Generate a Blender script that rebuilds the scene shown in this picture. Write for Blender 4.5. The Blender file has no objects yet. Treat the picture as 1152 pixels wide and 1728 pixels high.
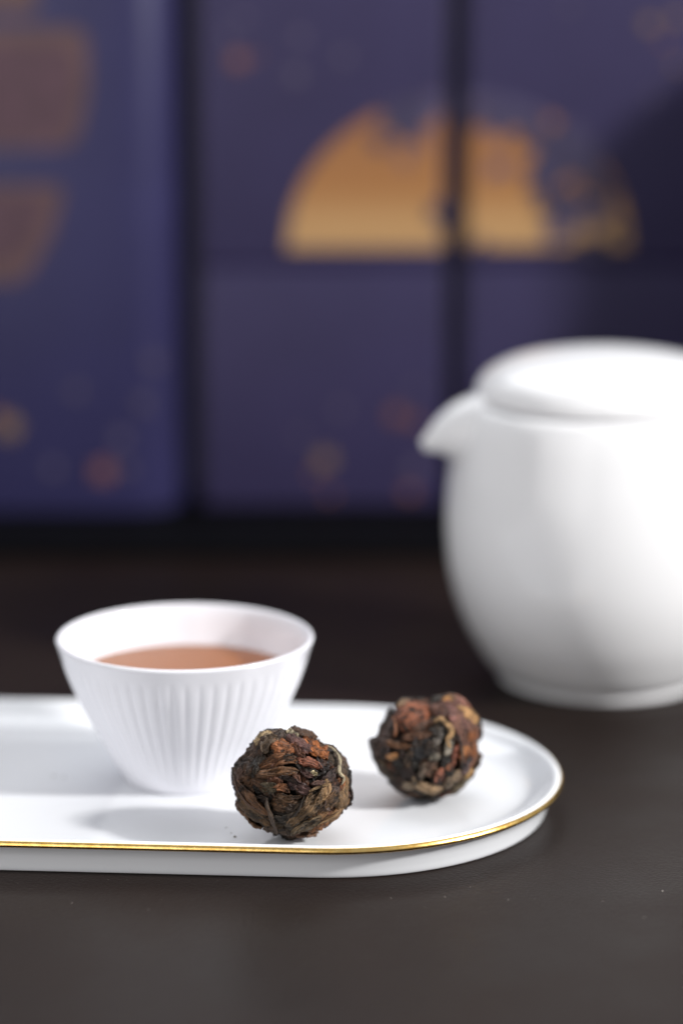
import bpy, bmesh, math, random
from mathutils import Vector, noise, Matrix

S = bpy.context.scene
C = S.collection
U = 0.01                      # everything below is written in centimetres
R = math.radians

# ------------------------------------------------------------------ camera
PITCH = R(12.8)
cam_d = bpy.data.cameras.new('camera')
cam = bpy.data.objects.new('camera', cam_d)
C.objects.link(cam)
cam.location = (0, 0, 24.8 * U)
cam.rotation_euler = (R(90) - PITCH, 0, 0)
cam_d.sensor_fit = 'VERTICAL'
cam_d.sensor_height = 36
cam_d.sensor_width = 24
cam_d.lens = 100
cam_d.clip_start = 0.01
cam_d.clip_end = 50
cam_d.dof.use_dof = True
cam_d.dof.focus_distance = 0.716
cam_d.dof.aperture_fstop = 3.7
S.camera = cam

# ------------------------------------------------------------------ light
W = bpy.data.worlds.new('World')
S.world = W
W.use_nodes = True
W.node_tree.nodes['Background'].inputs['Color'].default_value = (0.93, 0.95, 1.0, 1)
W.node_tree.nodes['Background'].inputs['Strength'].default_value = 0.31


def area(name, loc, aim, size, power, col, size_y=None):
    d = bpy.data.lights.new(name, 'AREA')
    d.energy = power
    d.color = col
    d.size = size
    if size_y:
        d.shape = 'RECTANGLE'
        d.size_y = size_y
    o = bpy.data.objects.new(name, d)
    C.objects.link(o)
    o.location = Vector(loc) * U
    o.rotation_euler = (Vector(aim) - Vector(loc)).to_track_quat('-Z', 'Y').to_euler()
    return o


area('key_lamp', (106, 36, 66), (-2, 74, 2), 0.10, 22, (1.0, 0.985, 0.97))
area('back_softbox', (-10, 124, 78), (-3, 74, 2), 0.72, 5.1, (0.95, 0.97, 1.0))
area('front_fill', (-42, 16, 26), (0, 75, 3), 0.65, 2.7, (1.0, 0.975, 0.96))  # fill lamp added to brighten the sides facing the camera

S.view_settings.view_transform = 'Standard'
S.view_settings.look = 'None'
S.view_settings.exposure = 0.1
S.view_settings.gamma = 1.0
S.render.engine = 'CYCLES'
S.cycles.use_denoising = True
S.cycles.max_bounces = 10
S.cycles.diffuse_bounces = 6
S.cycles.transparent_max_bounces = 12


# ------------------------------------------------------------------ helpers
def srgb(r, g, b, k=1.0):
    f = lambda v: (v / 255 / 12.92) if v <= 10 else ((v / 255 + 0.055) / 1.055) ** 2.4
    return (min(1, f(r) * k), min(1, f(g) * k * .95), min(1, f(b) * k * .86), 1)


def mesh(name, verts, faces, mat=None, parent=None, smooth=True, uvs=None):
    me = bpy.data.meshes.new(name)
    me.from_pydata([Vector(v) * U for v in verts], [], faces)
    if uvs:
        lay = me.uv_layers.new(name='UVMap')
        for l in me.loops:
            lay.data[l.index].uv = uvs[l.vertex_index]
    me.polygons.foreach_set('use_smooth', [smooth] * len(me.polygons))
    me.update()
    if mat:
        me.materials.append(mat)
    o = bpy.data.objects.new(name, me)
    C.objects.link(o)
    if parent:
        o.parent = parent
    return o


def thing(name, label, cat, loc=(0, 0, 0), rz=0.0, group=None):
    o = bpy.data.objects.new(name, None)
    C.objects.link(o)
    o.empty_display_size = 0.01
    o.location = Vector(loc) * U
    o.rotation_euler = (0, 0, rz)
    o['label'] = label
    o['category'] = cat
    if group:
        o['group'] = group
    return o


def tag(o, label, cat, group=None):
    o['label'] = label
    o['category'] = cat
    if group:
        o['group'] = group
    return o


def rings(loops, close_first=False, close_last=False):
    """quads between successive closed loops of equal length"""
    n = len(loops[0])
    v, f = [], []
    for lp in loops:
        v += lp
    for i in range(len(loops) - 1):
        for j in range(n):
            k = (j + 1) % n
            f.append((i * n + j, i * n + k, (i + 1) * n + k, (i + 1) * n + j))
    if close_first:
        f.append(tuple(range(n - 1, -1, -1)))
    if close_last:
        b = (len(loops) - 1) * n
        f.append(tuple(range(b, b + n)))
    return v, f


def smooth_profile(pts, sub=4):
    """Catmull-Rom through (r, z) points"""
    out = []
    P = [pts[0]] + list(pts) + [pts[-1]]
    for i in range(1, len(P) - 2):
        p0, p1, p2, p3 = [Vector(p) for p in P[i - 1:i + 3]]
        for k in range(sub):
            t = k / sub
            q = 0.5 * ((2 * p1) + (p2 - p0) * t + (2 * p0 - 5 * p1 + 4 * p2 - p3) * t * t
                       + (3 * p1 - p0 - 3 * p2 + p3) * t ** 3)
            out.append((q.x, q.y))
    out.append(tuple(pts[-1]))
    return out


def lathe_loops(prof, n=96, fn=None):
    loops = []
    for (r, z) in prof:
        lp = []
        for j in range(n):
            a = 2 * math.pi * j / n
            rr = r + (fn(a, r, z) if fn else 0)
            lp.append((rr * math.cos(a), rr * math.sin(a), z))
        loops.append(lp)
    return loops


# ------------------------------------------------------------------ materials
def new_mat(name):
    m = bpy.data.materials.new(name)
    m.use_nodes = True
    nt = m.node_tree
    return m, nt, nt.nodes['Principled BSDF']


def node(nt, t, **kw):
    n = nt.nodes.new(t)
    for k, v in kw.items():
        if k in n.inputs.keys():
            n.inputs[k].default_value = v
        else:
            setattr(n, k, v)
    return n


def ramp(nt, fac, stops):
    n = nt.nodes.new('ShaderNodeValToRGB')
    e = n.color_ramp.elements
    while len(e) > 1:
        e.remove(e[-1])
    e[0].position, e[0].color = stops[0]
    for p, c in stops[1:]:
        x = e.new(p)
        x.color = c
    nt.links.new(fac, n.inputs['Fac'])
    return n


def ceramic(name, col, rough=0.13):
    m, nt, b = new_mat(name)
    tc = node(nt, 'ShaderNodeTexCoord')
    n = node(nt, 'ShaderNodeTexNoise', Scale=35.0, Detail=3.0)
    nt.links.new(tc.outputs['Object'], n.inputs['Vector'])
    rr = ramp(nt, n.outputs['Fac'], [(0.3, (rough * .8,) * 3 + (1,)), (0.7, (rough * 1.25,) * 3 + (1,))])
    nt.links.new(rr.outputs['Color'], b.inputs['Roughness'])
    bp = node(nt, 'ShaderNodeBump', Strength=0.04, Distance=0.0008)
    nt.links.new(n.outputs['Fac'], bp.inputs['Height'])
    nt.links.new(bp.outputs['Normal'], b.inputs['Normal'])
    b.inputs['Base Color'].default_value = col
    b.inputs['IOR'].default_value = 1.48
    return m


M_CUP = ceramic('cup_porcelain', (0.78, 0.78, 0.825, 1), 0.16)
M_TRAY = ceramic('tray_porcelain', (0.80, 0.815, 0.84, 1), 0.12)
M_POT = ceramic('pot_porcelain', (0.81, 0.81, 0.82, 1), 0.17)


def gold_rim():
    m, nt, b = new_mat('gold_glaze')
    tc = node(nt, 'ShaderNodeTexCoord')
    n = node(nt, 'ShaderNodeTexNoise', Scale=420.0, Detail=4.0)
    nt.links.new(tc.outputs['Object'], n.inputs['Vector'])
    c = ramp(nt, n.outputs['Fac'], [(0.3, (0.78, 0.47, 0.12, 1)), (0.65, (0.95, 0.66, 0.24, 1))])
    nt.links.new(c.outputs['Color'], b.inputs['Base Color'])
    b.inputs['Metallic'].default_value = 1.0
    b.inputs['Roughness'].default_value = 0.27
    bp = node(nt, 'ShaderNodeBump', Strength=0.25, Distance=0.0003)
    nt.links.new(n.outputs['Fac'], bp.inputs['Height'])
    nt.links.new(bp.outputs['Normal'], b.inputs['Normal'])
    return m


M_GOLD = gold_rim()


def table_mat():
    m, nt, b = new_mat('dark_leatherette')
    tc = node(nt, 'ShaderNodeTexCoord')
    big = node(nt, 'ShaderNodeTexNoise', Scale=14.0, Detail=4.0, Roughness=0.6)
    fine = node(nt, 'ShaderNodeTexNoise', Scale=900.0, Detail=3.0, Roughness=0.6)
    vor = node(nt, 'ShaderNodeTexVoronoi', Scale=1100.0)
    for n in (big, fine, vor):
        nt.links.new(tc.outputs['Object'], n.inputs['Vector'])
    c = ramp(nt, big.outputs['Fac'], [(0.3, (0.0105, 0.0064, 0.0053, 1)), (0.7, (0.0155, 0.0098, 0.0081, 1))])
    nt.links.new(c.outputs['Color'], b.inputs['Base Color'])
    r = ramp(nt, big.outputs['Fac'], [(0.3, (0.30,) * 3 + (1,)), (0.7, (0.50,) * 3 + (1,))])
    nt.links.new(r.outputs['Color'], b.inputs['Roughness'])
    b.inputs['Specular IOR Level'].default_value = 0.085
    b.inputs['Specular Tint'].default_value = (0.95, 0.76, 0.66, 1)
    mx = node(nt, 'ShaderNodeMath', operation='MULTIPLY_ADD')
    nt.links.new(vor.outputs['Distance'], mx.inputs[0])
    mx.inputs[1].default_value = 0.8
    nt.links.new(fine.outputs['Fac'], mx.inputs[2])
    bp = node(nt, 'ShaderNodeBump', Strength=0.35, Distance=0.0003)
    nt.links.new(mx.outputs[0], bp.inputs['Height'])
    nt.links.new(bp.outputs['Normal'], b.inputs['Normal'])
    return m


M_TABLE = table_mat()


def paper(name, col, rough=0.5, spec=0.3):
    m, nt, b = new_mat(name)
    tc = node(nt, 'ShaderNodeTexCoord')
    n = node(nt, 'ShaderNodeTexNoise', Scale=22.0, Detail=5.0, Roughness=0.65)
    nt.links.new(tc.outputs['Object'], n.inputs['Vector'])
    c = ramp(nt, n.outputs['Fac'], [(0.25, tuple(v * 0.86 for v in col[:3]) + (1,)),
                                    (0.75, tuple(v * 1.12 for v in col[:3]) + (1,))])
    nt.links.new(c.outputs['Color'], b.inputs['Base Color'])
    b.inputs['Roughness'].default_value = rough
    b.inputs['Specular IOR Level'].default_value = spec
    f = node(nt, 'ShaderNodeTexNoise', Scale=600.0, Detail=2.0)
    nt.links.new(tc.outputs['Object'], f.inputs['Vector'])
    bp = node(nt, 'ShaderNodeBump', Strength=0.1, Distance=0.0003)
    nt.links.new(f.outputs['Fac'], bp.inputs['Height'])
    nt.links.new(bp.outputs['Normal'], b.inputs['Normal'])
    return m


BLUE = (0.029, 0.0232, 0.071, 1)
M_BOX = paper('indigo_paper', BLUE, 0.5)
M_BOXL = paper('ultramarine_paper', (0.027, 0.025, 0.080, 1), 0.36)
M_BLACK = paper('black_lacquer', (0.0035, 0.0035, 0.0045, 1), 0.6, 0.04)
M_BACK = paper('gap_backing_grey', (0.16, 0.15, 0.21, 1), 0.7)
M_CASTER = paper('caster_dark', (0.02, 0.02, 0.024, 1), 0.4)


def moon_mat():
    m, nt, b = new_mat('moon_foil')
    tc = node(nt, 'ShaderNodeTexCoord')
    sep = node(nt, 'ShaderNodeSeparateXYZ')
    nt.links.new(tc.outputs['Object'], sep.inputs[0])     # object space: x, z relative to the moon's centre
    g = node(nt, 'ShaderNodeMapRange')
    g.inputs['From Min'].default_value = 0.0
    g.inputs['From Max'].default_value = 0.055
    nt.links.new(sep.outputs['Z'], g.inputs['Value'])
    col = ramp(nt, g.outputs[0], [(0.0, (0.40, 0.235, 0.10, 1)), (0.16, (0.43, 0.245, 0.10, 1)),
                                  (0.42, (0.32, 0.14, 0.042, 1)), (1.0, (0.24, 0.095, 0.035, 1))])
    n = node(nt, 'ShaderNodeTexNoise', Scale=42.0, Detail=2.5, Roughness=0.5)
    nt.links.new(tc.outputs['Object'], n.inputs['Vector'])
    bias = node(nt, 'ShaderNodeMapRange')
    bias.inputs['From Min'].default_value = -0.065
    bias.inputs['From Max'].default_value = 0.065
    bias.inputs['To Min'].default_value = -0.16
    bias.inputs['To Max'].default_value = 0.02
    nt.links.new(sep.outputs['X'], bias.inputs['Value'])
    bz = node(nt, 'ShaderNodeMapRange')
    bz.inputs['From Min'].default_value = 0.0
    bz.inputs['From Max'].default_value = 0.06
    bz.inputs['To Min'].default_value = -0.09
    bz.inputs['To Max'].default_value = 0.14
    nt.links.new(sep.outputs['Z'], bz.inputs['Value'])
    a1 = node(nt, 'ShaderNodeMath', operation='ADD')
    nt.links.new(n.outputs['Fac'], a1.inputs[0])
    nt.links.new(bias.outputs[0], a1.inputs[1])
    a2 = node(nt, 'ShaderNodeMath', operation='ADD')
    nt.links.new(a1.outputs[0], a2.inputs[0])
    nt.links.new(bz.outputs[0], a2.inputs[1])
    k = ramp(nt, a2.outputs[0], [(0.52, (0, 0, 0, 1)), (0.57, (1, 1, 1, 1))])
    mix = node(nt, 'ShaderNodeMixRGB')
    nt.links.new(k.outputs['Color'], mix.inputs['Fac'])
    nt.links.new(col.outputs['Color'], mix.inputs[1])
    mix.inputs[2].default_value = (0.06, 0.05, 0.11, 1)
    nt.links.new(mix.outputs[0], b.inputs['Base Color'])
    b.inputs['Roughness'].default_value = 0.45
    return m


M_MOON = moon_mat()


def flat(name, col, rough=0.5, metal=0.0):
    m, nt, b = new_mat(name)
    tc = node(nt, 'ShaderNodeTexCoord')
    n = node(nt, 'ShaderNodeTexNoise', Scale=130.0, Detail=3.0)
    nt.links.new(tc.outputs['Object'], n.inputs['Vector'])
    c = ramp(nt, n.outputs['Fac'], [(0.3, tuple(v * 0.7 for v in col[:3]) + (1,)),
                                    (0.7, tuple(min(1, v * 1.25) for v in col[:3]) + (1,))])
    nt.links.new(c.outputs['Color'], b.inputs['Base Color'])
    b.inputs['Roughness'].default_value = rough
    b.inputs['Metallic'].default_value = metal
    return m


M_LANT = flat('maroon_print', (0.070, 0.031, 0.046, 1))
M_LANTG = flat('bronze_print', (0.088, 0.043, 0.046, 1), 0.45)
M_BL_O = flat('orange_print', (0.16, 0.06, 0.05, 1))
M_BL_G = flat('gold_print', (0.17, 0.105, 0.06, 1))
M_BL_P = flat('mauve_print', (0.075, 0.060, 0.105, 1))
M_CLOUD = flat('cloud_print', (0.034, 0.027, 0.070, 1))
M_DUST = flat('pale_dust', (0.55, 0.50, 0.46, 1), 0.8)
M_CRUMB = flat('tea_dust', (0.10, 0.075, 0.03, 1), 0.8)


def leaf_mat(name='dry_tea_leaf'):
    m, nt, b = new_mat(name)
    oi = node(nt, 'ShaderNodeObjectInfo')
    tc = node(nt, 'ShaderNodeTexCoord')
    uvm = node(nt, 'ShaderNodeMapping')
    uvm.inputs['Scale'].default_value = (3.0, 17.0, 1)
    nt.links.new(tc.outputs['UV'], uvm.inputs['Vector'])
    addv = node(nt, 'ShaderNodeVectorMath', operation='ADD')
    nt.links.new(uvm.outputs[0], addv.inputs[0])
    rv = node(nt, 'ShaderNodeMath', operation='MULTIPLY')
    nt.links.new(oi.outputs['Random'], rv.inputs[0])
    rv.inputs[1].default_value = 37.0
    nt.links.new(rv.outputs[0], addv.inputs[1])
    st = node(nt, 'ShaderNodeTexNoise', Scale=1.0, Detail=5.0, Roughness=0.65)
    nt.links.new(addv.outputs[0], st.inputs['Vector'])
    no = node(nt, 'ShaderNodeTexNoise', Scale=260.0, Detail=6.0, Roughness=0.68)
    nt.links.new(tc.outputs['Object'], no.inputs['Vector'])
    bl = node(nt, 'ShaderNodeTexNoise', Scale=1100.0, Detail=4.0, Roughness=0.7)
    nt.links.new(tc.outputs['Object'], bl.inputs['Vector'])
    f1 = ramp(nt, st.outputs['Fac'], [(0.36, (0.22,) * 3 + (1,)), (0.5, (0.85,) * 3 + (1,)), (0.68, (1.45,) * 3 + (1,))])
    f2 = ramp(nt, no.outputs['Fac'], [(0.34, (0.10, 0.095, 0.09, 1)), (0.47, (0.82,) * 3 + (1,)), (0.68, (1.45, 1.40, 1.32, 1))])
    m1 = node(nt, 'ShaderNodeMixRGB', blend_type='MULTIPLY')
    m1.inputs['Fac'].default_value = 1.0
    nt.links.new(oi.outputs['Color'], m1.inputs[1])
    nt.links.new(f1.outputs['Color'], m1.inputs[2])
    m2 = node(nt, 'ShaderNodeMixRGB', blend_type='MULTIPLY')
    m2.inputs['Fac'].default_value = 1.0
    nt.links.new(m1.outputs[0], m2.inputs[1])
    nt.links.new(f2.outputs['Color'], m2.inputs[2])
    nt.links.new(m2.outputs[0], b.inputs['Base Color'])
    b.inputs['Roughness'].default_value = 0.45
    b.inputs['Specular IOR Level'].default_value = 0.4
    s1 = node(nt, 'ShaderNodeMath', operation='ADD')
    nt.links.new(st.outputs['Fac'], s1.inputs[0])
    nt.links.new(no.outputs['Fac'], s1.inputs[1])
    s2 = node(nt, 'ShaderNodeMath', operation='MULTIPLY_ADD')
    nt.links.new(bl.outputs['Fac'], s2.inputs[0])
    s2.inputs[1].default_value = 0.4
    nt.links.new(s1.outputs[0], s2.inputs[2])
    bp = node(nt, 'ShaderNodeBump', Strength=0.9, Distance=0.0011)
    nt.links.new(s2.outputs[0], bp.inputs['Height'])
    nt.links.new(bp.outputs['Normal'], b.inputs['Normal'])
    return m


M_LEAF = leaf_mat()


def tea_mat():
    m, nt, b = new_mat('amber_tea')
    nt.nodes.remove(b)
    out = nt.nodes['Material Output']
    tr = node(nt, 'ShaderNodeBsdfTransparent')
    tr.inputs['Color'].default_value = (0.97, 0.90, 0.84, 1)
    df = node(nt, 'ShaderNodeBsdfDiffuse')
    df.inputs['Color'].default_value = (0.95, 0.36, 0.07, 1)
    m0 = node(nt, 'ShaderNodeMixShader')
    m0.inputs[0].default_value = 0.24
    nt.links.new(tr.outputs[0], m0.inputs[1])
    nt.links.new(df.outputs[0], m0.inputs[2])
    gl = node(nt, 'ShaderNodeBsdfGlossy')
    gl.inputs['Roughness'].default_value = 0.03
    fr = node(nt, 'ShaderNodeFresnel', IOR=1.33)
    mx = node(nt, 'ShaderNodeMixShader')
    nt.links.new(fr.outputs[0], mx.inputs[0])
    nt.links.new(m0.outputs[0], mx.inputs[1])
    nt.links.new(gl.outputs[0], mx.inputs[2])
    nt.links.new(mx.outputs[0], out.inputs['Surface'])
    ab = node(nt, 'ShaderNodeVolumeAbsorption')
    ab.inputs['Color'].default_value = (0.985, 0.40, 0.04, 1)
    ab.inputs['Density'].default_value = 42.0
    nt.links.new(ab.outputs[0], out.inputs['Volume'])
    return m


M_TEA = tea_mat()

# ------------------------------------------------------------------ table
def grid_sheet(name, x0, x1, y0, y1, z0, z1, mat):
    bm = bmesh.new()
    bmesh.ops.create_cube(bm, size=1.0)
    for v in bm.verts:
        v.co = Vector(((x0 if v.co.x < 0 else x1), (y0 if v.co.y < 0 else y1), (z0 if v.co.z < 0 else z1))) * U
    bmesh.ops.bevel(bm, geom=bm.edges[:], offset=0.2 * U, segments=3, affect='EDGES')
    me = bpy.data.meshes.new(name)
    bm.to_mesh(me)
    bm.free()
    me.materials.append(mat)
    o = bpy.data.objects.new(name, me)
    C.objects.link(o)
    return o


table = grid_sheet('tabletop', -75, 75, 20, 150, -3, 0, M_TABLE)
table['kind'] = 'structure'
table['label'] = 'dark brown leather look tabletop under the tea things'

# specks of dust lying on the table
rnd = random.Random(5)
dv, df = [], []


def speck(x, y, s, z=0.0):
    b = len(dv)
    for k in range(5):
        a = 2 * math.pi * k / 5 + rnd.random()
        dv.append((x + s * math.cos(a) * rnd.uniform(.6, 1.2), y + s * math.sin(a) * rnd.uniform(.6, 1.2), z + 0.003))
    dv.append((x, y, z + s * 0.9))
    for k in range(5):
        df.append((b + k, b + (k + 1) % 5, b + 5))


for (x, y, s) in [(7.95, 66.7, .035), (2.55, 66.3, .022), (1.22, 66.2, .018), (4.1, 66.1, .016), (7.3, 64.9, .02),
                  (-4.7, 65.4, .015), (-6.6, 65.9, .015), (3.2, 67.0, .014), (6.4, 66.0, .014)]:
    speck(x, y, s)
for k in range(170):
    speck(rnd.uniform(-9, 10), rnd.uniform(58, 68), rnd.choice([.004, .005, .006, .008]))
d = mesh('dust', dv, df, M_DUST, None, False)
d['kind'] = 'stuff'
d['label'] = 'tiny pale dust specks scattered on the dark tabletop'

# ------------------------------------------------------------------ plinth and boxes
BY = 108.0                    # distance of the box fronts
PZ = 0.45                     # top of the plinth
pl = grid_sheet('display_plinth', -40, 17, BY - 6.5, BY + 22, 0, PZ, M_BLACK)
tag(pl, 'long low black plinth carrying the row of dark blue boxes', 'plinth')


def rounded_box(name, w, dpt, h, rv, rh, mat, parent):
    """box with front face on y=0, vertical edges rounded by rv, horizontal edges by rh"""
    n = 6
    def loop(ins, z):
        r = max(rv - ins, 0.02)
        pts = []
        for (cx, cy, a0) in ((w / 2 - rv, rv, -90), (w / 2 - rv, dpt - rv, 0), (-w / 2 + rv, dpt - rv, 90), (-w / 2 + rv, rv, 180)):
            for k in range(n + 1):
                a = R(a0 + 90 * k / n)
                pts.append((cx + r * math.cos(a), cy + r * math.sin(a), z))
        return pts
    loops = []
    for k in range(5):
        a = R(90 * k / 4)
        loops.append(loop(rh * (1 - math.sin(a)), rh * (1 - math.cos(a))))
    for k in range(5):
        a = R(90 * k / 4)
        loops.append(loop(rh * (1 - math.cos(a)), h - rh * (1 - math.sin(a))))
    v, f = rings(loops, True, True)
    return mesh(name, v, f, mat, parent, True)


def disc(name, x, z, r, mat, parent, y=-0.02, n=20, petals=0):
    """thin printed spot or five-petalled blossom lying on a box front"""
    v = []
    for yy in (y, 0.01):
        for k in range(n):
            a = 2 * math.pi * k / n
            rr = r * (1 + (0.25 * math.cos(petals * a) if petals else 0))
            v.append((x + rr * math.cos(a), yy, z + rr * math.sin(a)))
    f = [tuple(range(n - 1, -1, -1))]
    for k in range(n):
        f.append((k, (k + 1) % n, n + (k + 1) % n, n + k))
    f = [tuple(reversed(q)) for q in f]
    return mesh(name, v, f, mat, parent, False)


PX = 43.55                    # pixels of the photograph per cm at the box fronts


def gift_box(label, x0, x1, z0, z1, mat, y=BY, rv=0.16, rh=0.22, dpt=1.7, rz=0):
    t = thing('gift_box', label, 'gift box', ((x0 + x1) / 2, y, z0), rz, 'dark blue gift boxes')
    rounded_box('box_body', x1 - x0, dpt, z1 - z0, rv, rh, mat, t)
    return t


SEAM = 9.87
ZTOP = 25.0
b1 = gift_box('dark blue box at the bottom of the middle stack, dotted with small blossoms', -5.40, 3.97, PZ, SEAM - .03, M_BOX)
b2 = gift_box('dark blue box with left half of golden moon, on the middle stack', -5.40, 3.97, SEAM + .03, ZTOP, M_BOX)
b3 = gift_box('plain dark blue lower box right of the middle stack, behind the teapot', 4.70, 15.2, PZ, SEAM - .03, M_BOX, BY + .4)
b4 = gift_box('dark blue upper box with right half of golden moon, above the teapot', 4.70, 15.2, SEAM + .03, ZTOP, M_BOX, BY + .4)
b5 = gift_box('tall bluer box with a maroon lantern print, leftmost of the boxes', -19.0, -6.2, PZ, ZTOP, M_BOXL, BY - 1.2, rv=1.9, rh=0.2, dpt=3.9)

gap_backing = grid_sheet('gap_backing', -40, 17, BY + 2.75, BY + 3.5, PZ + .02, 27, M_BACK)  # added sheet that keeps the gaps between the boxes dark
tag(gap_backing, 'dark board added behind the row of blue boxes to darken the gaps', 'board')

# the moon printed across both upper boxes: centre, radius
MX, MZ, MR = 4.45, SEAM + 0.68, 6.55


def moon_part(parent, bx, by, bz, xa, xb):
    """half-disc between world x = xa..xb, its own origin at the moon's centre"""
    n = 40
    v, f = [], []
    for k in range(n + 1):
        x = xa + (xb - xa) * k / n
        h = 0.90 * math.sqrt(max(0.0004, MR * MR - (x - MX) ** 2))
        v += [(x - MX, 0, 0), (x - MX, 0, h), (x - MX, 0.04, h), (x - MX, 0.04, 0)]
    for k in range(n):
        a, b = k * 4, k * 4 + 4
        for q in range(4):
            r = (q + 1) % 4
            f.append((a + q, a + r, b + r, b + q))
    o = mesh('moon_print', v, [tuple(reversed(q)) for q in f], M_MOON, parent, False)
    o.location = Vector((MX - bx, -0.02, MZ - bz)) * U
    o['label'] = 'golden half moon print with cloud shaped gaps'
    return o


moon_part(b2, (-5.40 + 3.97) / 2, BY, SEAM + .03, MX - MR, 3.97 - .14)
moon_part(b4, (4.70 + 15.2) / 2, BY + .4, SEAM + .03, 4.70 + .14, MX + MR)


def wpx(px, py, y):
    """a point of the plane at distance y seen at a pixel of the photograph (used once, to lay out the prints)"""
    a = PITCH + math.atan((py - 864) / 4800)
    z = 24.8 - y * math.tan(a)
    dd = y * math.cos(PITCH) + (24.8 - z) * math.sin(PITCH)
    return ((px - 576) / 4800 * dd, z)


def spot(box, px, py, r, mat, y=BY, petals=0, proud=.02):
    x, z = wpx(px, py, y)
    c = box.location / U
    disc('cloud_print' if mat is M_CLOUD else 'blossom', x - c.x, z - c.z, r, mat, box, -proud, petals=petals)


for (px, py, r, m, pt) in [(548, 775, .42, M_BL_G, 5), (530, 800, .2, M_BL_O, 0), (556, 835, .2, M_BL_O, 0), (668, 700, .4, M_BL_O, 5),
                           (700, 712, .28, M_BL_O, 0), (700, 790, .36, M_BL_P, 5), (690, 830, .3, M_BL_O, 5),
                           (575, 690, .25, M_BL_P, 0), (700, 655, .22, M_BL_P, 0), (505, 735, .2, M_BL_P, 0)]:
    spot(b1, px, py, r * .8, m, BY, pt)
for (px, py, r, m, pt) in [(402, 102, .42, M_BL_O, 5), (432, 96, .16, M_BL_O, 0), (507, 62, .28, M_BL_P, 0), (500, 126, .34, M_BL_P, 5),
                           (580, 96, .28, M_BL_P, 0), (385, 60, .2, M_BL_P, 0), (410, 30, .22, M_BL_P, 0)]:
    spot(b2, px, py, r * .75, m, BY, pt)
for (px, py, r, m, pt) in [(1095, 40, .32, M_BL_G, 5), (1140, 30, .3, M_BL_G, 5), (1140, 110, .22, M_BL_G, 0), (1118, 70, .16, M_BL_O, 0),
                           (1100, 160, .2, M_BL_P, 0), (960, 10, .2, M_BL_P, 0)]:
    spot(b4, px, py, r * .75, m, BY + .4, pt)
for (px, py, r, m, pt) in [(175, 795, .5, M_BL_O, 5), (205, 738, .34, M_BL_P, 0), (260, 610, .34, M_BL_P, 0), (242, 680, .34, M_BL_P, 5),
                           (15, 720, .55, M_BL_G, 5), (-5, 700, .3, M_BL_O, 0), (130, 660, .3, M_BL_P, 0), (90, 790, .3, M_BL_P, 0), (215, 790, .3, M_BL_P, 0)]:
    spot(b5, px, py, r * .8, m, BY - 1.2, pt)


for i, (px, py, r) in enumerate([(668, 200, .62), (700, 185, .5), (640, 238, .34), (690, 222, .4), (742, 358, .42)]):
    spot(b2, px, py, r, M_CLOUD, BY, 5, .05 + .008 * i)
for i, (px, py, r) in enumerate([(938, 255, .95), (915, 305, .62), (955, 335, .5), (978, 268, .85), (1000, 305, .55), (880, 205, .42), (905, 225, .6), (835, 190, .5),
                    (800, 200, .3), (1020, 325, .4), (960, 225, .5), (812, 412, .2), (1012, 418, .4), (1040, 385, .22), (925, 345, .4), (985, 415, .3)]):
    spot(b4, px, py, r, M_CLOUD, BY + .4, 5, .05 + .008 * i)


def lantern(box, y):
    """printed lantern cut by the left of the frame: a wide body over a tapering tail"""
    c = box.location / U
    def shape(name, pts, mat, proud):
        w = [wpx(px, py, y) for px, py in pts]
        n = len(w)
        v = [(x - c.x, -proud, z - c.z) for x, z in w] + [(x - c.x, 0.01, z - c.z) for x, z in w]
        f = [tuple(range(n))] + [(k, n + k, n + (k + 1) % n, (k + 1) % n) for k in range(n)]
        mesh(name, v, f, mat, box, False)
    def round_poly(pts, r, n=5):
        out = []
        for i, p in enumerate(pts):
            a, b, d_ = Vector(pts[i - 1]), Vector(p), Vector(pts[(i + 1) % len(pts)])
            p0 = b + (a - b).normalized() * r
            p2 = b + (d_ - b).normalized() * r
            for k in range(n + 1):
                t = k / n
                q = p0 * (1 - t) ** 2 + b * 2 * t * (1 - t) + p2 * t * t
                out.append((q.x, q.y))
        return out
    def flip(p):
        return list(reversed(p))
    shape('lantern_border', flip(round_poly([(-150, 45), (148, 45), (152, 150), (130, 250), (-150, 250)], 34)), M_LANTG, .012)
    shape('lantern_print', flip(round_poly([(-138, 75), (122, 75), (132, 150), (114, 240), (-138, 240)], 28)), M_LANT, .022)
    shape('lantern_border', flip(round_poly([(-150, 312), (112, 312), (88, 400), (40, 478), (-120, 478)], 26)), M_LANTG, .012)
    shape('lantern_print', flip(round_poly([(-138, 328), (84, 328), (66, 390), (28, 440), (-120, 440)], 22)), M_LANT, .022)
    shape('lantern_border', flip(round_poly([(-60, -30), (60, -30), (64, 24), (-60, 24)], 14)), M_LANTG, .012)


lantern(b5, BY - 1.2)

# dark shape added out of frame at the right: it shades the right-hand boxes
caster = thing('shadow_caster', 'added dark round shouldered shape out of view, shading the right boxes', 'shadow caster', (25.9, 102.0, 0))
prof = smooth_profile([(5.7, 0.0), (6.1, .4), (6.2, 2), (6.2, 12.2), (6.0, 13.9), (5.6, 14.8), (5.0, 15.2), (4.9, 15.3)], 4)
v, f = rings(lathe_loops(prof, 48), True, True)
mesh('caster_body', v, f, M_CASTER, caster)
prof = smooth_profile([(5.1, 15.35), (5.2, 15.6), (5.2, 19.6), (4.9, 20.9), (3.4, 22.0), (.3, 22.4)], 4)
v, f = rings(lathe_loops(prof, 48), True, True)
mesh('lid', v, f, M_CASTER, caster)  # top of the added shape, narrower to step its shadow

# ------------------------------------------------------------------ serving tray
TR = 6.17
TA = R(-4.0)
tray = thing('serving_tray', 'long white porcelain tray with rounded end and gold rim line', 'tray', (-0.26, 73.38, 0), TA)
TL = 17.0                     # distance between the centres of the two round ends


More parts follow.
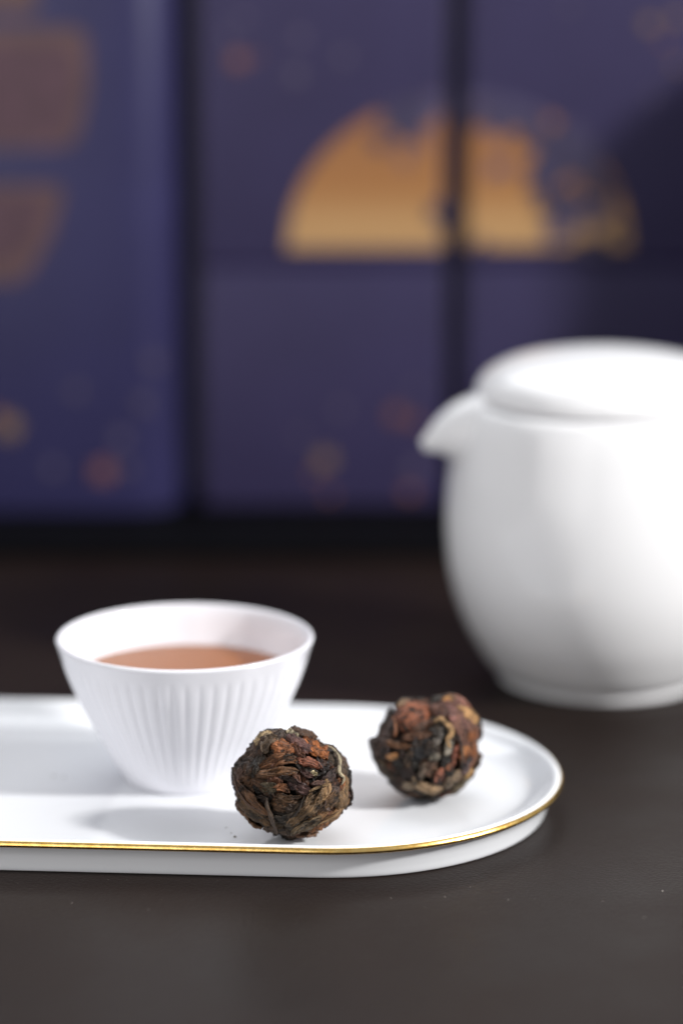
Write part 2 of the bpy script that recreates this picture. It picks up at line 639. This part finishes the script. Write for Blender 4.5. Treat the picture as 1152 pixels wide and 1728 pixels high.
def stadium(dn, z, n=40, m=14):
    r = TR - dn
    pts = []
    for k in range(n + 1):
        a = R(-90 + 180 * k / n)
        pts.append((r * math.cos(a), r * math.sin(a), z))
    for k in range(1, m):
        pts.append((-TL * k / m, r, z))
    for k in range(n + 1):
        a = R(90 + 180 * k / n)
        pts.append((-TL + r * math.cos(a), r * math.sin(a), z))
    for k in range(1, m):
        pts.append((-TL + TL * k / m, -r, z))
    return pts


tp = smooth_profile([(.80, .05), (.62, .0), (.46, .0), (.39, .05), (.33, .28), (.25, .52), (.12, .72), (.03, .83), (.0, .90), (.04, .96), (.12, .975),
                     (.24, .92), (.45, .75), (.75, .57), (1.1, .46), (1.5, .41), (2.0, .40)], 4)
v, f = rings([stadium(dn, z) for dn, z in tp], True, True)
mesh('dish', v, f, M_TRAY, tray)
gp = smooth_profile([(.03, .925), (.008, .938), (-.025, .905), (-.052, .862), (-.054, .825), (-.01, .775), (.08, .75)], 3)
v, f = rings([stadium(dn, z) for dn, z in gp])
mesh('gold_rim', v, f, M_GOLD, tray)

# tea dust lying on the tray
dv, df = [], []
for (x, y, s) in [(-2.75, 69.6, .05), (-2.85, 69.9, .03), (-7.9, 74.6, .05), (-7.6, 74.5, .04), (-3.0, 70.3, .03)]:
    speck(x, y, s, .40)
d = mesh('tea_dust', dv, df, M_CRUMB, None, False)
d['kind'] = 'stuff'
d['label'] = 'few tiny crumbs of tea fallen on the white tray'

# ------------------------------------------------------------------ teacup
CX, CY, CZ = -4.25, 74.6, 0.405
cup = thing('teacup', 'small white porcelain teacup with fluted side on the tray', 'teacup', (CX, CY, CZ))
NR = 56


rib_rnd = random.Random(11)
RIB = [rib_rnd.uniform(.72, 1.2) for _ in range(NR)]


def flute(a, r, z):
    k = min(1, max(0, (z - .25) / .5)) * min(1, max(0, (3.62 - z) / .25))
    return 0.034 * k * RIB[int((a / (2 * math.pi) * NR + .5)) % NR] * (abs(math.cos(NR * a / 2)) ** 0.8 - 0.6)


outer = smooth_profile([(1.35, .10), (1.45, .0), (1.62, .0), (1.72, .10), (1.94, .50), (2.31, 1.2), (2.74, 1.98), (3.13, 2.85), (3.34, 3.45), (3.46, 3.82),
                        (3.50, 3.95)], 6)
inner = smooth_profile([(3.50, 3.95), (3.47, 4.00), (3.40, 4.01), (3.33, 3.96), (3.22, 3.75), (2.98, 2.95), (2.57, 1.98), (2.14, 1.25), (1.70, .60), (1.2, .32), (.6, .26), (.05, .25)], 5)
L1 = lathe_loops(outer, NR * 8, flute)
L2 = lathe_loops(inner[1:], NR * 8)
v, f = rings(L1 + L2, True, True)
mesh('bowl', v, f, M_CUP, cup)

tea = smooth_profile([(.05, .262), (.6, .272), (1.2, .332), (1.705, .61), (2.145, 1.255), (2.575, 1.98), (2.985, 2.93)], 4)
v, f = rings(lathe_loops(tea, 96), True, True)
t_ = mesh('tea', v, f, M_TEA, None)
for p in t_.data.polygons:
    if len(p.vertices) > 4:
        p.use_smooth = False
t_.location = Vector((CX, CY, CZ)) * U
tag(t_, 'clear amber tea filling the white fluted teacup', 'tea')

# ------------------------------------------------------------------ teapot
pot = thing('teapot', 'plump white porcelain teapot with short spout behind the tray', 'teapot', (8.1, 85.8, 0))
prof = smooth_profile([(2.8, .06), (2.9, .0), (3.08, .0), (3.18, .08), (3.20, .26), (3.26, .36), (3.42, .48), (3.74, .92), (4.30, 1.95), (4.72, 3.3), (4.88, 4.8), (4.82, 6.3), (4.64, 7.5), (4.44, 8.3),
                       (4.24, 8.72), (4.02, 8.84), (3.72, 8.86), (3.62, 8.78), (3.60, 8.4), (4.2, 7.0), (4.4, 5.0), (3.6, 1.6), (2.4, .6), (.1, .5)], 5)
v, f = rings(lathe_loops(prof, 96), True, True)
mesh('pot_body', v, f, M_POT, pot)
prof = smooth_profile([(3.3, 8.85), (3.6, 8.86), (3.87, 8.91), (3.99, 9.05), (3.93, 9.36), (3.62, 9.72), (3.05, 10.0), (2.25, 10.19), (1.2, 10.32), (.3, 10.36), (.05, 10.36)], 5)
v, f = rings(lathe_loops(prof, 96), True, True)
mesh('lid', v, f, M_POT, pot)
# spout: a short beak leaving the shoulder towards the left and slightly forward
loops = []
sd = Vector((-1, -0.16, 0)).normalized()
sp = Vector((-sd.y, sd.x, 0))
for k in range(13):
    t = k / 12
    c0, c1, c2 = Vector((3.55, 7.60)), Vector((4.9, 8.15)), Vector((5.60, 7.62))
    c = c0 * (1 - t) ** 2 + c1 * 2 * t * (1 - t) + c2 * t * t
    hv = 1.35 * (1 - t) ** 1.15 + .24
    hw = 1.25 * (1 - t) ** .9 + .22
    lp = []
    tilt = R(20 + 25 * t)
    for j in range(28):
        a = 2 * math.pi * j / 28
        du = hv * math.sin(a)
        p = sd * (c.x - du * math.sin(tilt) * -1 * .35) + sp * (hw * math.cos(a)) + Vector((0, 0, c.y + du))
        lp.append(tuple(p))
    loops.append(lp)
end = loops[-1]
cen = Vector((0, 0, 0))
for p in end:
    cen += Vector(p) / len(end)
loops.append([tuple(cen + (Vector(p) - cen) * .75 + sd * .10) for p in end])
loops.append([tuple(cen + (Vector(p) - cen) * .35 + sd * .14) for p in end])
v, f = rings(loops, True, True)
mesh('spout', v, f, M_POT, pot)

# ------------------------------------------------------------------ tea balls
BRIGHT = 1.3


def lerp_table(tab, th):
    th = th % (2 * math.pi)
    n = len(tab)
    for i in range(n):
        a0, k0 = tab[i]
        a1, k1 = tab[(i + 1) % n]
        if i == n - 1:
            a1 += 2 * math.pi
            if th < a0:
                th += 2 * math.pi
        if a0 <= th <= a1:
            t = (th - a0) / max(1e-6, a1 - a0)
            t = t * t * (3 - 2 * t)
            return k0 + (k1 - k0) * t
    return 1.0


def make_ball(label, centre, rad, cpx, half, outline, leaves, stems, seed, n_fill, relief=1.0):
    rr = random.Random(seed)
    cx, cy = cpx
    tab = []
    for (x, y) in outline:
        u, v_ = (x - cx) / half, (cy - y) / half
        tab.append((math.atan2(v_, u) % (2 * math.pi), math.hypot(u, v_)))
    tab.sort()
    # local frame of the ball: right, up and towards the viewer side
    right = Vector((1, 0, 0))
    vd = Vector((-centre[0], -centre[1], 24.8 - centre[2])).normalized()
    right = Vector((0, 0, 1)).cross(vd).normalized()
    up = vd.cross(right)

    def surf(dr):
        m = math.hypot(dr.x, dr.y)
        k = lerp_table(tab, math.atan2(dr.y, dr.x))
        s = m * m * (3 - 2 * m)
        lump = noise.noise(dr * 2.3 + Vector((seed, 0, 0))) * 0.05 * (1 - 0.7 * s)
        return (1 + (k - 1) * s) + lump

    def to_world(dr, r):
        p = dr * (r * rad)
        return right * p.x + up * p.y + vd * p.z

    root = thing('tea_ball', label, 'tea ball', (centre[0], centre[1], 0), 0, 'balls of compressed dried tea')
    parts = []
    # core
    bm = bmesh.new()
    bmesh.ops.create_icosphere(bm, subdivisions=5, radius=1)
    for vt in bm.verts:
        dr = vt.co.normalized()
        r = surf(dr) * (0.87 + 0.06 * noise.turbulence(dr * 3.5 + Vector((0, seed, 0)), 4, True) - .05)
        vt.co = to_world(dr, r) * U
    me = bpy.data.meshes.new('core')
    bm.to_mesh(me)
    bm.free()
    me.polygons.foreach_set('use_smooth', [True] * len(me.polygons))
    me.uv_layers.new(name='UVMap')
    me.materials.append(M_LEAF)
    core = bpy.data.objects.new('core', me)
    C.objects.link(core)
    core.parent = root
    core.color = srgb(30, 24, 21)  # darkened so the gaps between leaves look shaded
    parts.append(core)

    def leaf(c, ang, Ln, Wd, col, lift, sd, bend=0.0, name='leaf'):
        big = max(Ln, Wd)
        nu, nv = (26, 14) if big > .5 else (18, 10)
        t1 = Vector((math.cos(ang), math.sin(ang), 0))
        t1 = (t1 - c * t1.dot(c))
        if t1.length < 1e-3:
            t1 = Vector((0, 0, 1)) - c * c.z
        t1.normalize()
        t2 = c.cross(t1).normalized()
        off = Vector((sd * 3.17, sd * 1.31, sd * .73))
        pw = rr.uniform(1.8, 3.2)
        curl = rr.choice([-1, 1]) * rr.uniform(.03, .09)
        fold = rr.uniform(-.03, .03)
        top, bot, uvs = [], [], []
        for i in range(nu + 1):
            s = -1 + 2 * i / nu
            rag = 1 + .22 * noise.noise(Vector((s * 2.6, 0, 0)) + off)
            hw = Wd / 2 * max(0.03, (1 - abs(s) ** pw)) ** .55 * rag
            for j in range(nv + 1):
                t = -1 + 2 * j / nv
                edge = 1 + .16 * noise.noise(Vector((s * 5, t, 7)) + off)
                q = c + t1 * (s * Ln / 2 * (1 + .08 * noise.noise(Vector((t * 3, 3, 0)) + off))) + t2 * (t * hw * edge + bend * (s * s - .4))
                dr = q.normalized()
                h = lift
                h += .055 * noise.noise(q * 3.2 + off)
                h += .040 * noise.noise(Vector((s * 1.6, t * Wd * 11, 2)) + off)
                h += .014 * noise.noise(Vector((s * 5, t * Wd * 24, 5)) + off)
                rg = 1 - abs(noise.noise(Vector((s * 1.3, t * Wd * 9 + .5 * noise.noise(Vector((s * 3, 0, 1)) + off), 9)) + off))
                h -= .045 * max(0, rg - .86) / .14
                rg = 1 - abs(noise.noise(q * 5.5 + off * 2))
                h -= .02 * max(0, rg - .88) / .12
                h += curl * max(0, t * (1 if curl > 0 else -1)) ** 3
                h += fold * (1 - abs(t)) - .055 * max(0, abs(t) - .55) - .11 * max(0, abs(s) - .75)
                h = h * relief if h > 0 else h * (.4 + .6 * relief)
                r = surf(dr) * (.945 + h)
                top.append(tuple(to_world(dr, r)))
                bot.append(tuple(to_world(dr, r - .035 - .02 * (1 - abs(t)))))
                uvs.append((s * Ln, t * Wd * 1.0))
        n = nv + 1
        N = len(top)
        fs = []
        for i in range(nu):
            for j in range(nv):
                a, b, c_, d_ = i * n + j, (i + 1) * n + j, (i + 1) * n + j + 1, i * n + j + 1
                fs.append((a, b, c_, d_))
                fs.append((N + d_, N + c_, N + b, N + a))
        for i in range(nu):
            a, b = i * n, (i + 1) * n
            fs.append((N + a, N + b, b, a))
            a, b = i * n + nv, (i + 1) * n + nv
            fs.append((a, b, N + b, N + a))
        for j in range(nv):
            fs.append((j, j + 1, N + j + 1, N + j))
            a = nu * n + j
            fs.append((a + 1, a, N + a, N + a + 1))
        o = mesh(name, top + bot, fs, M_LEAF, root, True, uvs + uvs)
        o.color = col
        parts.append(o)
        return o

    def uv_dir(x, y):
        u, v_ = (x - cx) / half, (cy - y) / half
        k = lerp_table(tab, math.atan2(v_, u))
        u, v_ = u / k, v_ / k
        m = math.hypot(u, v_)
        if m > .985:
            u, v_ = u * .985 / m, v_ * .985 / m
            m = .985
        return Vector((u, v_, math.sqrt(1 - m * m)))

    # under-layers of leaves all round the ball
    pal = [(50, 39, 32), (64, 46, 35), (40, 34, 30), (76, 54, 39), (56, 47, 39), (84, 54, 39), (46, 34, 30)]  # tones lowered to deepen the shade between leaves
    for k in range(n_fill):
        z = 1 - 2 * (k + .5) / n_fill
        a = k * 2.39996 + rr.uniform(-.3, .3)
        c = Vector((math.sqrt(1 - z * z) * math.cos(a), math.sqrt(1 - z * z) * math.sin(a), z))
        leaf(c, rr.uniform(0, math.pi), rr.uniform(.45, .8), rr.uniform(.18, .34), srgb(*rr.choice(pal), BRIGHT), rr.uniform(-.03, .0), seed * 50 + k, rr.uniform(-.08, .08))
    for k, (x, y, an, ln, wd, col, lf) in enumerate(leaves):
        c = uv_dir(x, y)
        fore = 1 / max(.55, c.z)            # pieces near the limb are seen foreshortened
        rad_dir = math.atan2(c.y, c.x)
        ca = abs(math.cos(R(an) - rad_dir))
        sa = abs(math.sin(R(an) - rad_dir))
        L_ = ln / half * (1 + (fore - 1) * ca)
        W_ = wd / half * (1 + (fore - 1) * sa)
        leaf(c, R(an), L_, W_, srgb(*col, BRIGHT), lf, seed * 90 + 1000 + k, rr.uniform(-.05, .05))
    for k, (pts, wd, col, lf) in enumerate(stems):
        P = smooth_profile(pts, 6)
        dirs = [uv_dir(*p) for p in P]
        nsec = 8
        loops = []
        for i, dr in enumerate(dirs):
            a = dirs[max(0, i - 1)]
            b = dirs[min(len(dirs) - 1, i + 1)]
            tg = (b - a).normalized()
            sdv = dr.cross(tg).normalized()
            e = i / (len(dirs) - 1)
            w_ = wd / half / 2 * (.35 + .65 * math.sin(math.pi * min(.999, max(.12, e)))) * (1 + .3 * noise.noise(dr * 9))
            base = surf(dr) * (.95 + lf + .03 * noise.noise(dr * 7 + Vector((k, seed, 0))))
            lp = []
            for q in range(nsec):
                th = 2 * math.pi * q / nsec
                pd = (dr * base + sdv * (w_ * math.cos(th)) + dr * (w_ * .6 * math.sin(th)))
                lp.append(tuple((right * pd.x + up * pd.y + vd * pd.z) * rad))
            loops.append(lp)
        v_, f_ = rings(loops, True, True)
        uvs = [(i * .1, q * .15) for i in range(len(loops)) for q in range(nsec)]
        o = mesh('stem', v_, f_, M_LEAF, root, True, uvs)
        o.color = srgb(*col, BRIGHT)
        parts.append(o)
    # set it down on the tray floor
    zmin = min(vt.co.z for o in parts for vt in o.data.vertices)
    root.location.z = 0.405 * U
    sh = Matrix.Translation((0, 0, -zmin))
    for o in parts:
        o.data.transform(sh)
    return root


OUT1 = [(470, 118), (590, 125), (700, 150), (850, 220), (960, 275), (1050, 430), (1075, 600), (1070, 720), (1000, 840), (900, 920), (830, 980), (700, 1010), (560, 1030),
        (430, 1005), (330, 965), (220, 885), (130, 790), (105, 640), (105, 430), (200, 325), (290, 210), (350, 145)]
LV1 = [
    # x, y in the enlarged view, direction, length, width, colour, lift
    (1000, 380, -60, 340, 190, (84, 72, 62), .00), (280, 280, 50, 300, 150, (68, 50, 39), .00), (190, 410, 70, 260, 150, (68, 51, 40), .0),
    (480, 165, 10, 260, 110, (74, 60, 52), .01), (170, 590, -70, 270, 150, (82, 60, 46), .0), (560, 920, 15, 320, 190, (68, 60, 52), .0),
    (320, 520, 80, 300, 150, (40, 33, 29), -.05), (850, 470, 70, 260, 150, (40, 33, 33), -.06), (330, 740, 10, 240, 120, (44, 34, 29), -.04),  # sunken leaves, coloured dark to carry the shade of hollows
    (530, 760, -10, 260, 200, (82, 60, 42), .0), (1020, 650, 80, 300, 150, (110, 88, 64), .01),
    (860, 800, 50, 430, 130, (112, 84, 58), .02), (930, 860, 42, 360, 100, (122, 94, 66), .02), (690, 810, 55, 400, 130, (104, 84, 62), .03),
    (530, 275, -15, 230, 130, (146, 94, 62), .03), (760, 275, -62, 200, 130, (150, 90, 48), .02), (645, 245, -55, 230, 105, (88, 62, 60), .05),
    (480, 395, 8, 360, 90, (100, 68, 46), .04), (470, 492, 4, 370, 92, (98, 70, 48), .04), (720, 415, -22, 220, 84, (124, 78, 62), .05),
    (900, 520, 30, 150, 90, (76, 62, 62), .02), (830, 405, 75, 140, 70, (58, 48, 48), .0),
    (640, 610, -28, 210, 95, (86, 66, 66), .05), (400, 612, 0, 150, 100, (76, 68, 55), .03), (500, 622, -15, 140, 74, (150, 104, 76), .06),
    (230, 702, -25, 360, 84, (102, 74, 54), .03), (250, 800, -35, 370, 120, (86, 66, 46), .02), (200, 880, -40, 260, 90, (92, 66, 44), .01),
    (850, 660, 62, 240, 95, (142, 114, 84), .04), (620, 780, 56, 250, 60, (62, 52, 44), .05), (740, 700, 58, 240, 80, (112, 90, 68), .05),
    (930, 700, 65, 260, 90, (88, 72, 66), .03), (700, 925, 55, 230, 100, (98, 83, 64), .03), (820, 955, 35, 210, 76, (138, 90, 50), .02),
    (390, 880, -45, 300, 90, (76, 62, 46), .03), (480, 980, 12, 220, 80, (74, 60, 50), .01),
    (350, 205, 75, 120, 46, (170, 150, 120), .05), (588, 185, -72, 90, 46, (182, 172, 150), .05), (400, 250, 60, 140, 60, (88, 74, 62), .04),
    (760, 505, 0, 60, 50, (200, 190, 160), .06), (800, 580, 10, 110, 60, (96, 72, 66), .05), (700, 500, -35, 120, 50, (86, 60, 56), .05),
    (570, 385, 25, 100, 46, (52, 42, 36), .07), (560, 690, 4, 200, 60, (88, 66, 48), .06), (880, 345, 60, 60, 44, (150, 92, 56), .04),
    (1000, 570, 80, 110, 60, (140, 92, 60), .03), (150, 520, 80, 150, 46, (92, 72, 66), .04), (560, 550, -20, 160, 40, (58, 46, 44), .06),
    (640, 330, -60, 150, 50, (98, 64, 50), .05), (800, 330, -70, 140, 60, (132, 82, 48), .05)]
ST1 = [([(860, 290), (930, 330), (965, 410), (955, 490), (990, 535), (972, 590)], 36, (186, 176, 154), .05),
       ([(385, 690), (405, 770), (440, 860), (472, 965)], 42, (86, 70, 58), .06),
       ([(560, 840), (600, 820), (650, 740), (680, 670)], 22, (60, 50, 42), .06),
       ([(720, 640), (790, 610), (870, 590)], 24, (160, 132, 98), .06),
       ([(780, 900), (880, 850), (990, 770)], 20, (150, 120, 84), .05),
       ([(120, 500), (200, 690), (300, 770), (390, 780)], 26, (98, 72, 58), .05)]

OUT2 = [(350, 145), (480, 132), (600, 130), (700, 112), (800, 97), (900, 140), (1000, 240), (1065, 350), (1075, 600), (1020, 780), (940, 900), (830, 990), (700, 1040), (480, 1045),
        (330, 985), (240, 880), (130, 760), (80, 640), (72, 510), (135, 480), (190, 330), (260, 220)]
LV2 = [
    (440, 265, 20, 380, 290, (138, 82, 56), .03), (860, 170, -30, 280, 130, (126, 82, 70), .02), (940, 400, -60, 340, 190, (112, 80, 70), .02),
    (985, 600, 82, 360, 160, (122, 74, 42), .02), (250, 410, 60, 340, 140, (76, 56, 48), .02), (170, 560, -60, 240, 140, (70, 50, 40), .02),
    (560, 570, 60, 340, 210, (48, 48, 52), -.03), (400, 720, 20, 300, 190, (56, 54, 52), -.01), (200, 800, -55, 290, 100, (86, 72, 58), .02),
    (330, 860, -50, 260, 120, (40, 34, 30), -.04), (420, 980, 10, 260, 120, (38, 32, 28), -.03), (480, 480, 8, 300, 86, (106, 76, 60), .05),  # the sunken dark ones paint in the shade of a hole
    (720, 880, 70, 220, 160, (72, 48, 42), .0), (660, 240, -70, 220, 90, (88, 58, 48), .03),
    (370, 185, 20, 120, 66, (150, 124, 98), .06), (775, 140, -40, 84, 64, (170, 124, 70), .03), (940, 285, 0, 140, 76, (178, 140, 98), .06),
    (930, 610, 80, 100, 74, (160, 110, 72), .03), (770, 580, 80, 150, 80, (156, 150, 142), .05), (650, 665, 20, 104, 76, (146, 140, 130), .05),
    (280, 660, 15, 104, 66, (178, 132, 90), .05), (580, 945, -28, 270, 110, (154, 130, 104), .04), (420, 930, -20, 110, 74, (146, 132, 116), .05),
    (690, 830, 80, 140, 62, (136, 88, 72), .05), (800, 730, 60, 130, 66, (140, 90, 66), .05), (820, 875, 62, 190, 96, (124, 108, 92), .03),
    (960, 815, 70, 104, 60, (156, 126, 80), .04), (800, 985, 10, 170, 80, (102, 62, 46), .02), (880, 930, 48, 270, 84, (98, 88, 68), .03),
    (840, 650, 82, 220, 64, (132, 78, 62), .04), (700, 480, 60, 220, 90, (92, 88, 86), .01), (560, 400, 35, 260, 76, (96, 68, 54), .04),
    (430, 680, 70, 170, 60, (86, 70, 58), .03), (320, 560, -10, 240, 60, (110, 78, 56), .04), (540, 800, 80, 180, 60, (98, 86, 76), .02),
    (110, 600, -80, 180, 70, (60, 44, 36), .04), (840, 300, -50, 260, 90, (118, 84, 80), .04), (940, 740, 80, 160, 60, (100, 82, 84), .03)]
ST2 = [([(640, 365), (690, 335), (740, 360), (785, 410), (795, 460), (760, 510), (770, 580)], 58, (182, 148, 108), .05),
       ([(300, 330), (330, 420), (320, 500)], 30, (150, 98, 66), .06),
       ([(470, 820), (500, 900), (600, 960)], 34, (160, 136, 108), .05),
       ([(860, 480), (880, 620), (870, 760)], 28, (70, 66, 64), .05)]

make_ball('dark brown ball of wrinkled tea leaves nearest the gold rim of the tray', (-1.26, 69.6, 2.0), 1.575, (590, 575), 485, OUT1, LV1, ST1, 3, 70)
make_ball('rusty brown ball of tea leaves near the rounded end of the tray', (2.26, 72.75, 1.95), 1.56, (575, 580), 495, OUT2, LV2, ST2, 8, 70, 0.6)
